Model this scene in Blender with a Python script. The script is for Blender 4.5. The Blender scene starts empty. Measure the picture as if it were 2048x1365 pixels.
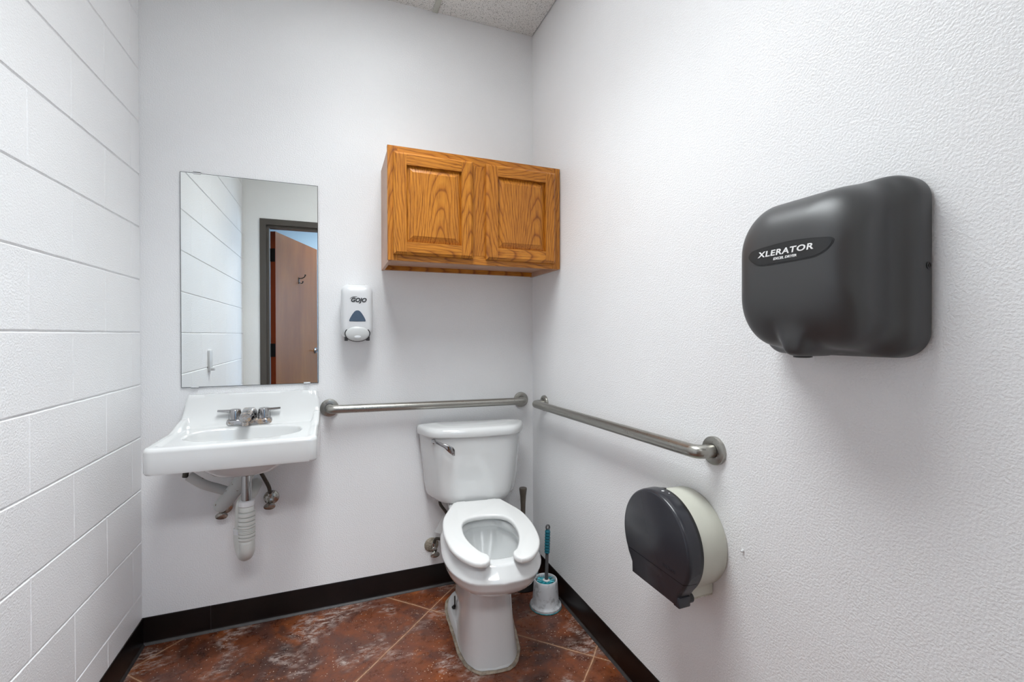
import bpy, bmesh, math, random
from mathutils import Vector, Matrix, noise
C = bpy.context.scene.collection
PI = math.pi
sc = bpy.context.scene
random.seed(7)

# ------------------------------------------------------------------ camera, exposure, world
W, H, D = 1.6608, 2.7485, 2.136          # room width, ceiling height, depth (camera stands in the doorway)
WT = 0.12                                # front wall thickness
HY = -4.3                                # far end of the corridor outside the door
F_PX, YAW, PITCH, ROLL, SHY = 914.4966, 0.369, -0.0054, -0.0018, -8.4185
cam_d = bpy.data.cameras.new('camera')
cam = bpy.data.objects.new('camera', cam_d); C.objects.link(cam)
cam_d.sensor_width = 36.0; cam_d.lens = F_PX * 36.0 / 2048.0
cam_d.shift_y = SHY / 2048.0
cam_d.clip_start = 0.01; cam_d.clip_end = 50
cy, sy, cp, sp = math.cos(YAW), math.sin(YAW), math.cos(PITCH), math.sin(PITCH)
fw = Vector((sy*cp, cy*cp, sp)); rt = Vector((cy, -sy, 0)); up = rt.cross(fw)
cr, sr = math.cos(ROLL), math.sin(ROLL)
r2 = cr*rt + sr*up; u2 = -sr*rt + cr*up
M = Matrix((r2, u2, -fw)).transposed().to_4x4()
M.translation = Vector((0.7044, -2.1751, 1.209))
cam.matrix_world = M
sc.camera = cam

sc.view_settings.view_transform = 'Standard'
sc.view_settings.look = 'None'
sc.view_settings.exposure = 0.20
sc.view_settings.gamma = 1.0
sc.view_settings.use_curve_mapping = False
w = bpy.data.worlds.new('world'); sc.world = w; w.use_nodes = True
w.node_tree.nodes['Background'].inputs[0].default_value = (0.6, 0.75, 1.0, 1)
w.node_tree.nodes['Background'].inputs[1].default_value = 0.3
LAMP = 13.0            # watts of the room's ceiling panel
SPREAD = 104             # degrees
HALL = 27.0             # strength of the fill panel added in the corridor
HWIN = 12.0            # daylight coming in at the corridor's window

# ------------------------------------------------------------------ helpers
def srgb(r, g, b):
    f = lambda c: (c/255/12.92) if c/255 <= .04045 else ((c/255+.055)/1.055)**2.4
    return (f(r), f(g), f(b), 1)
def new_mat(name):
    m = bpy.data.materials.new(name); m.use_nodes = True
    nt = m.node_tree; b = nt.nodes['Principled BSDF']
    return m, nt, b
def nd(nt, t, **kw):
    n = nt.nodes.new(t)
    for k, v in kw.items():
        if k.startswith('i_'):
            k2 = k[2:]
            n.inputs[int(k2) if k2.isdigit() else k2].default_value = v
        else: setattr(n, k, v)
    return n
def ln(nt, a, b): nt.links.new(a, b)
def coords(nt, scale=(1,1,1), kind='Object'):
    tc = nd(nt, 'ShaderNodeTexCoord'); mp = nd(nt, 'ShaderNodeMapping')
    mp.inputs['Scale'].default_value = scale
    ln(nt, tc.outputs[kind], mp.inputs[0]); return mp.outputs[0]
def ramp(nt, src, stops):
    r = nd(nt, 'ShaderNodeValToRGB'); e = r.color_ramp.elements
    while len(e) < len(stops): e.new(0.5)
    for el, (p, c) in zip(e, stops): el.position = p; el.color = c if len(c) == 4 else (*c, 1)
    ln(nt, src, r.inputs[0]); return r.outputs[0]
def noise_tex(nt, vec, scale, detail=4, rough=.5, dist=0):
    n = nd(nt, 'ShaderNodeTexNoise'); n.inputs['Scale'].default_value = scale
    n.inputs['Detail'].default_value = detail; n.inputs['Roughness'].default_value = rough
    n.inputs['Distortion'].default_value = dist; ln(nt, vec, n.inputs['Vector']); return n.outputs['Fac']
def bump(nt, b, h, strength, dist, prev=None):
    n = nd(nt, 'ShaderNodeBump'); n.inputs['Strength'].default_value = strength; n.inputs['Distance'].default_value = dist
    ln(nt, h, n.inputs['Height'])
    if prev: ln(nt, prev, n.inputs['Normal'])
    ln(nt, n.outputs[0], b.inputs['Normal']); return n.outputs[0]
def mix(nt, fac, a, b2, mode='MIX'):
    n = nd(nt, 'ShaderNodeMix', data_type='RGBA', blend_type=mode)
    if isinstance(fac, (int, float)): n.inputs[0].default_value = fac
    else: ln(nt, fac, n.inputs[0])
    for k, v in ((6, a), (7, b2)):
        if isinstance(v, tuple): n.inputs[k].default_value = v
        else: ln(nt, v, n.inputs[k])
    return n.outputs[2]
def math_n(nt, op, a, b2=None, clamp=False):
    n = nd(nt, 'ShaderNodeMath', operation=op, use_clamp=clamp)
    for k, v in ((0, a), (1, b2)):
        if v is None: continue
        if isinstance(v, (int, float)): n.inputs[k].default_value = v
        else: ln(nt, v, n.inputs[k])
    return n.outputs[0]
def simple(name, col, rough=.5, metal=0, spec=.5, coat=0, nscale=0, nstr=0, ndist=.001, vary=.0, vscale=8, emis=None, alpha=None, trans=0, ior=None):
    m, nt, b = new_mat(name)
    b.inputs['Base Color'].default_value = col; b.inputs['Roughness'].default_value = rough
    b.inputs['Metallic'].default_value = metal; b.inputs['Specular IOR Level'].default_value = spec
    b.inputs['Coat Weight'].default_value = coat; b.inputs['Coat Roughness'].default_value = .05
    if trans: b.inputs['Transmission Weight'].default_value = trans
    if ior: b.inputs['IOR'].default_value = ior
    v = coords(nt)
    if vary:
        f = noise_tex(nt, v, vscale, 5, .6)
        d = tuple(max(0, c*(1-vary)) for c in col[:3]) + (1,)
        c = ramp(nt, f, [(.35, d), (.65, col)]); ln(nt, c, b.inputs['Base Color'])
    if nscale: bump(nt, b, noise_tex(nt, v, nscale, 3, .5), nstr, ndist)
    if emis: b.inputs['Emission Color'].default_value = emis[0]; b.inputs['Emission Strength'].default_value = emis[1]
    return m

# --- materials
def paint_wall(name, col, scale, strength, rough, spec):
    m, nt, b = new_mat(name); v = coords(nt)
    big = noise_tex(nt, v, 1.6, 4, .55)
    c = ramp(nt, big, [(.3, tuple(x*.955 for x in col[:3])+(1,)), (.7, col)])
    ln(nt, c, b.inputs['Base Color'])
    b.inputs['Roughness'].default_value = rough; b.inputs['Specular IOR Level'].default_value = spec
    n1 = noise_tex(nt, v, scale, 2.5, .45)
    h = ramp(nt, n1, [(.38, (0,0,0)), (.62, (1,1,1))])
    n2 = noise_tex(nt, v, scale*.35, 2, .5)
    hh = math_n(nt, 'ADD', h, math_n(nt, 'MULTIPLY', n2, .6))
    bump(nt, b, hh, strength, .0012)
    return m
M_wall = paint_wall('orange_peel_paint', srgb(242,242,243), 215, .42, .33, .45)
M_block = paint_wall('painted_block', srgb(242,242,243), 200, .42, .36, .42)
M_front = paint_wall('smooth_painted_wall', srgb(240,240,238), 110, .3, .5, .4)
M_hall = simple('corridor_wall_paint', srgb(136,158,174), .6, nscale=90, nstr=.3)
def ceiling_mat():
    m, nt, b = new_mat('acoustic_tile'); v = coords(nt)
    vo = nd(nt, 'ShaderNodeTexVoronoi'); vo.inputs['Scale'].default_value = 170; vo.inputs['Randomness'].default_value = 1
    ln(nt, v, vo.inputs['Vector'])
    sz = noise_tex(nt, v, 60, 2)
    d = math_n(nt, 'SUBTRACT', vo.outputs['Distance'], math_n(nt, 'MULTIPLY', sz, .42))
    k = ramp(nt, d, [(.0, (0,0,0)), (.12, (1,1,1))])
    c = mix(nt, k, srgb(140,140,138), srgb(226,226,224)); ln(nt, c, b.inputs['Base Color'])
    b.inputs['Roughness'].default_value = .9; b.inputs['Specular IOR Level'].default_value = .1
    bump(nt, b, k, .5, .001, None)
    return m
M_ceil = ceiling_mat()
def floor_mat():
    m, nt, b = new_mat('stained_concrete'); v = coords(nt)
    n1 = noise_tex(nt, v, 2.3, 10, .66, 1.2)
    base = ramp(nt, n1, [(.30, srgb(46,24,16)), (.42, srgb(84,44,26)), (.52, srgb(122,66,38)), (.62, srgb(106,60,44)), (.74, srgb(156,92,50))])
    n2 = noise_tex(nt, v, 20, 10, .72)
    c = mix(nt, .75, base, ramp(nt, n2, [(.36, (.46,.38,.34,1)), (.50, (.9,.88,.86,1)), (.66, (1.2,1.14,1.08,1))]), 'MULTIPLY')
    n3 = noise_tex(nt, v, 5.2, 6, .65, .8)
    c = mix(nt, math_n(nt, 'MULTIPLY', ramp(nt, n3, [(.56, (0,0,0)), (.68, (1,1,1))]), .6), c, srgb(166,90,38))
    n5 = noise_tex(nt, v, 3.4, 7, .65, 1.6)
    c = mix(nt, math_n(nt, 'MULTIPLY', ramp(nt, n5, [(.50, (0,0,0)), (.62, (1,1,1))]), .6), c, srgb(74,52,48))
    # pale scuffed areas (worn sealer)
    n4 = noise_tex(nt, v, 4.6, 3, .5, .3)
    vs = coords(nt, (60, 200, 1)); st = noise_tex(nt, vs, 1.0, 6, .75)
    rot = nd(nt, 'ShaderNodeMapping'); rot.inputs['Rotation'].default_value = (0,0,.5); rot.inputs['Scale'].default_value = (26, 52, 1)
    tc = nd(nt, 'ShaderNodeTexCoord'); ln(nt, tc.outputs['Object'], rot.inputs[0])
    st2 = noise_tex(nt, rot.outputs[0], 1.0, 8, .8)
    a = ramp(nt, n4, [(.53, (0,0,0)), (.63, (1,1,1))])
    bb = ramp(nt, st2, [(.47, (0,0,0)), (.60, (1,1,1))])
    sc_f = math_n(nt, 'MULTIPLY', math_n(nt, 'MULTIPLY', a, bb), .85)
    c = mix(nt, sc_f, c, srgb(186,170,162))
    # specks
    vo = nd(nt, 'ShaderNodeTexVoronoi'); vo.inputs['Scale'].default_value = 75; ln(nt, v, vo.inputs['Vector'])
    big = noise_tex(nt, v, 5.0, 2)
    th = math_n(nt, 'SUBTRACT', vo.outputs['Distance'], math_n(nt, 'MULTIPLY', big, .21))
    c = mix(nt, ramp(nt, th, [(.0, (.8,.8,.8)), (.03, (0,0,0))]), c, srgb(206,190,174))
    # sawcut lines on the diagonals
    sx = nd(nt, 'ShaderNodeSeparateXYZ'); ln(nt, v, sx.inputs[0])
    wob = math_n(nt, 'MULTIPLY', math_n(nt, 'SUBTRACT', noise_tex(nt, v, 9, 3), .5), .012)
    dif = math_n(nt, 'ADD', math_n(nt, 'SUBTRACT', sx.outputs[0], sx.outputs[1]), wob)
    sm = math_n(nt, 'ADD', math_n(nt, 'ADD', sx.outputs[0], sx.outputs[1]), wob)
    L = None
    for src, val in ((dif, .152), (dif, 1.268), (dif, 2.295), (dif, 3.4), (sm, .91), (sm, -.16), (sm, -1.25)):
        d = math_n(nt, 'ABSOLUTE', math_n(nt, 'SUBTRACT', src, val))
        L = d if L is None else math_n(nt, 'MINIMUM', L, d)
    br = noise_tex(nt, v, 26, 5, .7)
    lw = math_n(nt, 'ADD', math_n(nt, 'MULTIPLY', math_n(nt, 'SUBTRACT', br, .5), .008), L)
    line = ramp(nt, lw, [(.0012, (1,1,1)), (.0032, (0,0,0))])
    halo = ramp(nt, math_n(nt, 'ADD', L, math_n(nt, 'MULTIPLY', math_n(nt, 'SUBTRACT', n2, .5), .05)), [(.0, (.45,.45,.45)), (.016, (0,0,0))])
    c = mix(nt, halo, c, srgb(150,110,84))
    c = mix(nt, math_n(nt, 'MULTIPLY', line, math_n(nt, 'ADD', br, .25, True)), c, srgb(212,172,138))
    ln(nt, c, b.inputs['Base Color'])
    r = ramp(nt, n2, [(.3, (.22,.22,.22)), (.8, (.42,.42,.42))]); ln(nt, mix(nt, sc_f, r, (.6,.6,.6,1)), b.inputs['Roughness'])
    b.inputs['Specular IOR Level'].default_value = .45
    h = math_n(nt, 'SUBTRACT', noise_tex(nt, v, 70, 5, .7), math_n(nt, 'MULTIPLY', line, 1.2))
    bump(nt, b, h, .35, .0015)
    return m
M_floor = floor_mat()
M_hfloor = simple('corridor_floor', srgb(120,96,80), .35, vary=.4, vscale=6)
def oak(name, axis):
    """oak veneer with the grain running along the object's axis 'X' or 'Z'"""
    m, nt, b = new_mat(name); X = axis == 'X'
    # growth rings: distance from a slanted pith line, warped along the grain, gives cathedral figure
    v = coords(nt, (1, 1, 1)); oi = nd(nt, 'ShaderNodeObjectInfo')
    warp = nd(nt, 'ShaderNodeTexNoise'); warp.inputs['Scale'].default_value = 1; warp.inputs['Detail'].default_value = 3
    ln(nt, coords(nt, (3.2, 8, 13) if X else (13, 8, 3.2)), warp.inputs['Vector'])
    wob = nd(nt, 'ShaderNodeVectorMath', operation='SCALE'); wob.inputs['Scale'].default_value = .06; ln(nt, warp.outputs['Color'], wob.inputs[0])
    ad = nd(nt, 'ShaderNodeVectorMath', operation='ADD'); ln(nt, v, ad.inputs[0]); ln(nt, wob.outputs[0], ad.inputs[1])
    sx = nd(nt, 'ShaderNodeSeparateXYZ'); ln(nt, ad.outputs[0], sx.inputs[0])
    across, along = (sx.outputs[2], sx.outputs[0]) if X else (sx.outputs[0], sx.outputs[2])
    off = math_n(nt, 'MULTIPLY', oi.outputs['Random'], .35)
    a = math_n(nt, 'SUBTRACT', math_n(nt, 'MODULO', math_n(nt, 'ADD', math_n(nt, 'ADD', across, off), 3.0), .19), .095)
    r = math_n(nt, 'SQRT', math_n(nt, 'ADD', math_n(nt, 'MULTIPLY', a, a), math_n(nt, 'POWER', math_n(nt, 'ADD', math_n(nt, 'MULTIPLY', along, .11), .025), 2)))
    ring = math_n(nt, 'FRACT', math_n(nt, 'MULTIPLY', r, 115.0))
    c = ramp(nt, ring, [(.0, srgb(140,80,22)), (.14, srgb(182,114,34)), (.45, srgb(198,131,46)), (.88, srgb(192,124,40)), (1, srgb(142,82,22))])
    fine = noise_tex(nt, coords(nt, (10, 300, 300) if X else (300, 300, 10)), 1.0, 5, .7)
    c = mix(nt, .85, c, ramp(nt, fine, [(.36, (.40,.29,.17,1)), (.50, (.95,.93,.9,1)), (.7, (1.08,1.06,1.02,1))]), 'MULTIPLY')
    tonen = noise_tex(nt, coords(nt, (2, 2, 9) if X else (9, 2, 2)), 1, 3)
    c = mix(nt, .8, c, ramp(nt, tonen, [(.3, (.80,.72,.58,1)), (.7, (1.05,1.03,1.0,1))]), 'MULTIPLY')
    ln(nt, c, b.inputs['Base Color'])
    b.inputs['Roughness'].default_value = .34; b.inputs['Specular IOR Level'].default_value = .4
    bump(nt, b, fine, .3, .0006)
    return m
M_oakV = oak('oak_grain_upright', 'Z'); M_oakH = oak('oak_grain_level', 'X')
M_oakside = simple('tan_cabinet_veneer', srgb(196,158,134), .5, vary=.2, vscale=6, nscale=60, nstr=.1)
M_oakraw = simple('raw_wood_edge', srgb(170,112,62), .6, vary=.3, vscale=20)
M_porc = simple('white_vitreous_china', srgb(214,215,215), .08, spec=.6, coat=.4)
M_seat = simple('white_seat_plastic', srgb(221,221,220), .22, spec=.5)
M_steel = None
def brushed():
    m, nt, b = new_mat('satin_stainless_steel'); b.inputs['Metallic'].default_value = 1
    b.inputs['Base Color'].default_value = srgb(166,164,158)
    v = coords(nt, (1, 1, 1)); n = noise_tex(nt, v, 220, 3, .6)
    ln(nt, ramp(nt, n, [(.3, (.26,.26,.26)), (.7, (.38,.38,.38))]), b.inputs['Roughness'])
    bump(nt, b, n, .08, .0003); return m
M_steel = brushed()
M_chrome = simple('chrome', srgb(172,172,173), .09, 1, nscale=14, nstr=.05)
M_chromeworn = simple('worn_chrome', srgb(190,188,182), .2, 1, vary=.35, vscale=60, nscale=40, nstr=.15)
def stained_chrome():
    m, nt, b = new_mat('lime_stained_chrome'); v = coords(nt)
    f = ramp(nt, noise_tex(nt, v, 34, 5, .7), [(.50, (0,0,0)), (.66, (1,1,1))])
    ln(nt, mix(nt, f, srgb(176,176,178), srgb(158,130,102)), b.inputs['Base Color'])
    ln(nt, math_n(nt, 'SUBTRACT', 1.0, math_n(nt, 'MULTIPLY', f, .8)), b.inputs['Metallic'])
    ln(nt, math_n(nt, 'ADD', math_n(nt, 'MULTIPLY', f, .4), .14), b.inputs['Roughness'])
    return m
M_chromestain = stained_chrome()
M_cove = simple('black_brown_rubber', srgb(20,12,10), .3, spec=.35, vary=.5, vscale=12, nscale=30, nstr=.15)
M_covetoe = simple('scuffed_rubber_toe', srgb(60,57,57), .45, vary=.4, vscale=40)
M_dryer = simple('graphite_textured_coat', srgb(74,74,75), .42, metal=.35, spec=.5, nscale=900, nstr=.12, ndist=.0004)
M_black = simple('black_plastic', srgb(24,24,25), .35)
M_tpblack = simple('smoke_black_plastic', srgb(43,44,50), .26, spec=.5)
M_tpgrey = simple('dark_grey_plastic', srgb(80,80,82), .3)
M_beige = simple('beige_plastic', srgb(202,202,190), .45, vary=.06)
M_white = simple('white_plastic', srgb(216,217,219), .28)
M_grey = simple('pale_grey_plastic', srgb(196,197,197), .3)
M_ink = simple('dark_ink', srgb(52,54,58), .5)
M_wink = simple('white_ink', srgb(240,240,240), .5)
M_smoke = simple('blue_smoke_window', srgb(70,82,98), .1, spec=.7)
M_pipe = simple('white_pvc', srgb(205,206,202), .35, vary=.06)
def painted_pipe():
    m, nt, b = new_mat('flaking_painted_pipe'); v = coords(nt)
    f = ramp(nt, noise_tex(nt, v, 22, 4, .6), [(.62, (0,0,0)), (.64, (1,1,1))])
    ln(nt, mix(nt, f, srgb(196,198,196), srgb(104,76,46)), b.inputs['Base Color']); b.inputs['Roughness'].default_value = .5
    bump(nt, b, f, .5, .002); return m
M_ppipe = painted_pipe()
M_hose = simple('braided_dark_hose', srgb(88,84,78), .4, .6, vary=.5, vscale=150, nscale=400, nstr=.5)
M_rubber = simple('black_rubber', srgb(20,19,19), .5)
M_handle = simple('dark_grey_brown_handle', srgb(84,76,68), .45, vary=.2, vscale=30)
M_teal = simple('teal_rubber_grip', srgb(16,96,112), .45)
M_bristle = simple('turquoise_plastic', srgb(52,170,184), .45, vary=.5, vscale=120)
def caddy_mat():
    m, nt, b = new_mat('dusty_white_plastic'); v = coords(nt)
    f = ramp(nt, noise_tex(nt, v, 30, 5, .7), [(.5, (0,0,0)), (.64, (1,1,1))])
    ln(nt, mix(nt, math_n(nt, 'MULTIPLY', f, .7), srgb(196,198,202), srgb(132,130,130)), b.inputs['Base Color']); b.inputs['Roughness'].default_value = .3
    return m
M_caddy = caddy_mat()
M_caulk = simple('dirty_caulk', srgb(176,162,144), .8, vary=.5, vscale=50, nscale=90, nstr=.8, ndist=.004)
M_mirror = simple('mirror_silver', (.90,.93,.92,1), .0, 1)
M_mirredge = simple('dark_mirror_edge', srgb(58,64,62), .3)
M_frame = simple('bronze_door_frame', srgb(76,70,64), .4)
def leaf_mat():
    m, nt, b = new_mat('birch_door_veneer'); v = coords(nt, (3, 3, .8))
    n = noise_tex(nt, v, 1.0, 4, .6, .4)
    c = ramp(nt, n, [(.3, srgb(112,66,30)), (.7, srgb(140,92,46))])
    f = noise_tex(nt, coords(nt, (160,160,3)), 1.0, 4, .6)
    c = mix(nt, .4, c, ramp(nt, f, [(.3, (.72,.66,.6,1)), (.6, (1,1,1,1))]), 'MULTIPLY')
    ln(nt, c, b.inputs['Base Color']); b.inputs['Roughness'].default_value = .32; b.inputs['Specular IOR Level'].default_value = .4
    return m
M_leaf = leaf_mat()
M_leafedge = simple('red_brown_door_edge', srgb(128,52,18), .45)
M_water = simple('bowl_water', srgb(222,226,226), .02, spec=.6)
M_diff = simple('lamp_diffuser', (.9,.9,.9,1), .5, emis=((.935,.985,1.0,1), 5.2))
M_hdiff = simple('corridor_fill_diffuser', (.9,.9,.9,1), .5, emis=((.97,.985,1,1), HALL))
M_hwin = simple('daylit_window_pane', (.9,.9,.9,1), .5, emis=((.55,.75,1,1), HWIN))
M_lampframe = simple('white_enamel', srgb(236,236,234), .4)
M_tbar = simple('tbar_enamel', srgb(188,190,182), .45)
M_clear = simple('clear_plastic_tag', srgb(206,208,208), .15)
M_brass = simple('dull_metal', srgb(120,112,98), .35, 1)

def link(name, me, mat, parent=None, smooth=None):
    o = bpy.data.objects.new(name, me); C.objects.link(o)
    if mat:
        for m_ in (mat if isinstance(mat, (list, tuple)) else [mat]): me.materials.append(m_)
    if parent: o.parent = parent
    if smooth:
        for p in me.polygons: p.use_smooth = True
        if smooth is not True: me.set_sharp_from_angle(angle=math.radians(smooth))
    return o
def from_bm(name, bm, mat, parent=None, smooth=None, fix=True):
    if fix: bmesh.ops.recalc_face_normals(bm, faces=bm.faces)
    me = bpy.data.meshes.new(name); bm.to_mesh(me); bm.free()
    return link(name, me, mat, parent, smooth)
def add_box(bm, lo, hi, bev=0, seg=2, mat_i=0, xf=None):
    vs = [bm.verts.new((x, y, z)) for x in (lo[0], hi[0]) for y in (lo[1], hi[1]) for z in (lo[2], hi[2])]
    fs = [bm.faces.new([vs[i] for i in q]) for q in ((0,1,3,2),(4,6,7,5),(0,4,5,1),(2,3,7,6),(0,2,6,4),(1,5,7,3))]
    for f in fs: f.material_index = mat_i
    bmesh.ops.recalc_face_normals(bm, faces=fs)
    if bev:
        es = list({e for f in fs for e in f.edges})
        r = bmesh.ops.bevel(bm, geom=es, offset=bev, segments=seg, affect='EDGES', profile=.5)
        for f in r['faces']: f.material_index = mat_i
        vs = list({v for f in r['faces'] for v in f.verts} | {v for f in fs if f.is_valid for v in f.verts})
    if xf: bmesh.ops.transform(bm, matrix=xf, verts=[v for v in vs if v.is_valid])
def box(name, lo, hi, mat, parent=None, bev=0, seg=2):
    bm = bmesh.new(); add_box(bm, lo, hi, bev, seg); return from_bm(name, bm, mat, parent, 40 if bev else None)
def loft(bm, rings, cap0=True, cap1=True, closed=True, mat_i=0):
    vr = [[bm.verts.new(p) for p in r] for r in rings]
    n = len(rings[0])
    for a, b2 in zip(vr, vr[1:]):
        for i in range(n if closed else n-1):
            j = (i+1) % n
            try: f = bm.faces.new((a[i], a[j], b2[j], b2[i])); f.material_index = mat_i
            except ValueError: pass
    if cap0: f = bm.faces.new(vr[0]); f.material_index = mat_i
    if cap1: f = bm.faces.new(list(reversed(vr[-1]))); f.material_index = mat_i
    return vr
def frame_z(d):
    d = Vector(d).normalized(); a = Vector((0,0,1)) if abs(d.z) < .9 else Vector((1,0,0))
    x = a.cross(d).normalized(); y = d.cross(x); return x, y, d
def add_lathe(bm, prof, origin=(0,0,0), axis=(0,0,1), n=32, sx=1, sy=1, mat_i=0, cap=True):
    x, y, d = frame_z(axis); o = Vector(origin)
    rings = [[o + d*h + x*(r*sx*math.cos(2*PI*i/n)) + y*(r*sy*math.sin(2*PI*i/n)) for i in range(n)] for r, h in prof]
    return loft(bm, rings, cap, cap, mat_i=mat_i)
def lathe(name, prof, mat, parent=None, origin=(0,0,0), axis=(0,0,1), n=32, smooth=35, **k):
    bm = bmesh.new(); add_lathe(bm, prof, origin, axis, n, **k); return from_bm(name, bm, mat, parent, smooth)
def crom(pts, per=8, closed=False):
    P = [Vector(p) for p in pts]; out = []; n = len(P)
    for i in range(n if closed else n-1):
        if closed: a, b2, c, d = P[(i-1)%n], P[i], P[(i+1)%n], P[(i+2)%n]
        else: a, b2, c, d = P[max(i-1,0)], P[i], P[i+1], P[min(i+2,n-1)]
        for k in range(per):
            t = k/per
            out.append(.5*((2*b2)+(c-a)*t+(2*a-5*b2+4*c-d)*t*t+(3*b2-a-3*c+d)*t**3))
    if not closed: out.append(P[-1])
    return out
def add_tube(bm, pts, r, n=16, mat_i=0, cap=True, flat=1.0):
    P = [Vector(p) for p in pts]; R = r if isinstance(r, (list, tuple)) else [r]*len(P)
    t0 = (P[1]-P[0]).normalized(); x, y, _ = frame_z(t0); rings = []
    for i, p in enumerate(P):
        t = (P[min(i+1,len(P)-1)]-P[max(i-1,0)]).normalized()
        x = (x - t*x.dot(t)).normalized(); y = t.cross(x)
        rings.append([p + x*(R[i]*math.cos(2*PI*k/n)) + y*(R[i]*flat*math.sin(2*PI*k/n)) for k in range(n)])
    return loft(bm, rings, cap, cap, mat_i=mat_i)
def tube(name, pts, r, mat, parent=None, n=16, smooth=40, flat=1.0):
    bm = bmesh.new(); add_tube(bm, pts, r, n, flat=flat); return from_bm(name, bm, mat, parent, smooth)
def round_path(pts, rad, per=8):
    P = [Vector(p) for p in pts]; out = [P[0]]
    for i in range(1, len(P)-1):
        a = (P[i-1]-P[i]); b2 = (P[i+1]-P[i]); ra = min(rad, a.length*.49, b2.length*.49)
        s = P[i]+a.normalized()*ra; e = P[i]+b2.normalized()*ra
        for k in range(per+1):
            t = k/per; out.append(s*(1-t)**2 + P[i]*2*t*(1-t) + e*t*t)
    out.append(P[-1]); return out
def half_outline(ctrl, n=24, per=10):
    """half plan profile [(x,y)...] from back centre to front centre -> closed ring of 2n points, resampled by arc length"""
    pts = crom([(x, y, 0) for x, y in ctrl], per); L = [0]
    for a, b2 in zip(pts, pts[1:]): L.append(L[-1]+(b2-a).length)
    out = []
    for k in range(n+1):
        s = L[-1]*k/n; i = 0
        while i < len(L)-2 and L[i+1] < s: i += 1
        t = (s-L[i])/max(L[i+1]-L[i], 1e-9); out.append(pts[i].lerp(pts[i+1], max(0, min(1, t))))
    ring = [(p.x, p.y) for p in out]
    return ring + [(-x, y) for x, y in reversed(ring[1:-1])]
def rrect(hx, hz, r, n=8, cx=0, cz=0):
    out = []
    r = min(r, hx, hz)
    for (sx, sz, a0) in ((1,1,0), (-1,1,PI/2), (-1,-1,PI), (1,-1,3*PI/2)):
        for k in range(n+1):
            a = a0 + k*PI/2/n
            out.append((cx+sx*(hx-r)+r*math.cos(a), cz+sz*(hz-r)+r*math.sin(a)))
    return out
def prism(name, outline, t, mat, parent=None, bev=0, seg=3, xf=None, smooth=35):
    """outline in local XY extruded by t along +Z, edges bevelled, then transformed"""
    bm = bmesh.new(); vs = [bm.verts.new((x, y, 0)) for x, y in outline]; f = bm.faces.new(vs)
    r = bmesh.ops.extrude_face_region(bm, geom=[f]); up_ = [v for v in r['geom'] if isinstance(v, bmesh.types.BMVert)]
    bmesh.ops.translate(bm, verts=up_, vec=(0,0,t)); bmesh.ops.recalc_face_normals(bm, faces=bm.faces)
    if bev:
        es = [e for e in bm.edges if abs(e.verts[0].co.z-e.verts[1].co.z) < 1e-6 and len(e.link_faces) == 2 and abs(e.link_faces[0].normal.dot(e.link_faces[1].normal)) < .5]
        bmesh.ops.bevel(bm, geom=es, offset=bev, segments=seg, affect='EDGES', profile=.5)
    if xf: bmesh.ops.transform(bm, matrix=xf, verts=bm.verts)
    return from_bm(name, bm, mat, parent, smooth)
def tag(o, label, cat, group=None):
    o['label'] = label; o['category'] = cat
    if group: o['group'] = group
    return o
def thing(name, label, cat, loc=(0,0,0), rz=0, group=None):
    o = bpy.data.objects.new(name, None); C.objects.link(o); o.empty_display_size = .05
    o.location = loc; o.rotation_euler = (0, 0, rz); return tag(o, label, cat, group)
def struct(o): o['kind'] = 'structure'; return o
def text_mesh(name, s, size, mat, parent, xf, extrude=.0004, shear=0, offset=0, sx=1, align='CENTER', space=1):
    cu = bpy.data.curves.new(name, 'FONT'); cu.body = s; cu.size = size; cu.extrude = extrude; cu.shear = shear
    cu.offset = offset; cu.align_x = align; cu.align_y = 'CENTER'; cu.resolution_u = 4; cu.space_character = space
    o = bpy.data.objects.new(name, cu); C.objects.link(o)
    dg = bpy.context.evaluated_depsgraph_get(); me = bpy.data.meshes.new_from_object(o.evaluated_get(dg))
    bpy.data.objects.remove(o); me.transform(xf @ Matrix.Diagonal((sx, 1, 1, 1))); me.materials.clear()
    return link(name, me, mat, parent)

# ------------------------------------------------------------------ room shell
T = .1
struct(box('floor', (-T, -D-WT/2, -.1), (W+T, T, 0), M_floor))
struct(box('wall_back', (-T, 0, 0), (W+T, T, H+.02), M_wall))
struct(box('wall_right', (W, -D-.001, 0), (W+T, 0, H+.02), M_wall))
# ceiling: tiles hung in a tee grid, with the lamp's cell left open
BX, LY0, LY1 = 1.154, -1.68, -.46        # tee bar line, lamp cell in y
bm = bmesh.new()
for (x0, x1, y0, y1) in ((BX, W-.0035, -D, -.0015), (-T, BX-.61, -D, 0), (BX-.61, BX, LY1, 0), (BX-.61, BX, -D, LY0)):
    add_box(bm, (x0, y0, H), (x1, y1, H+.02))
struct(from_bm('ceiling', bm, M_ceil))
struct(box('ceiling_blocker', (-T, -D-WT, H+.021), (W+T, T, H+.06), M_frame))  # unseen slab added to keep world light out and the ceiling gap dark
bm = bmesh.new()
for x in (BX, BX-.61): add_box(bm, (x-.012, -D+.001, H-.006), (x+.012, -.003, H+.001), .001)
for y in (LY0, LY1): add_box(bm, (.02, y-.012, H-.0055), (W-.002, y+.012, H+.001))
struct(from_bm('trim_1', bm, M_tbar))
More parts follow.
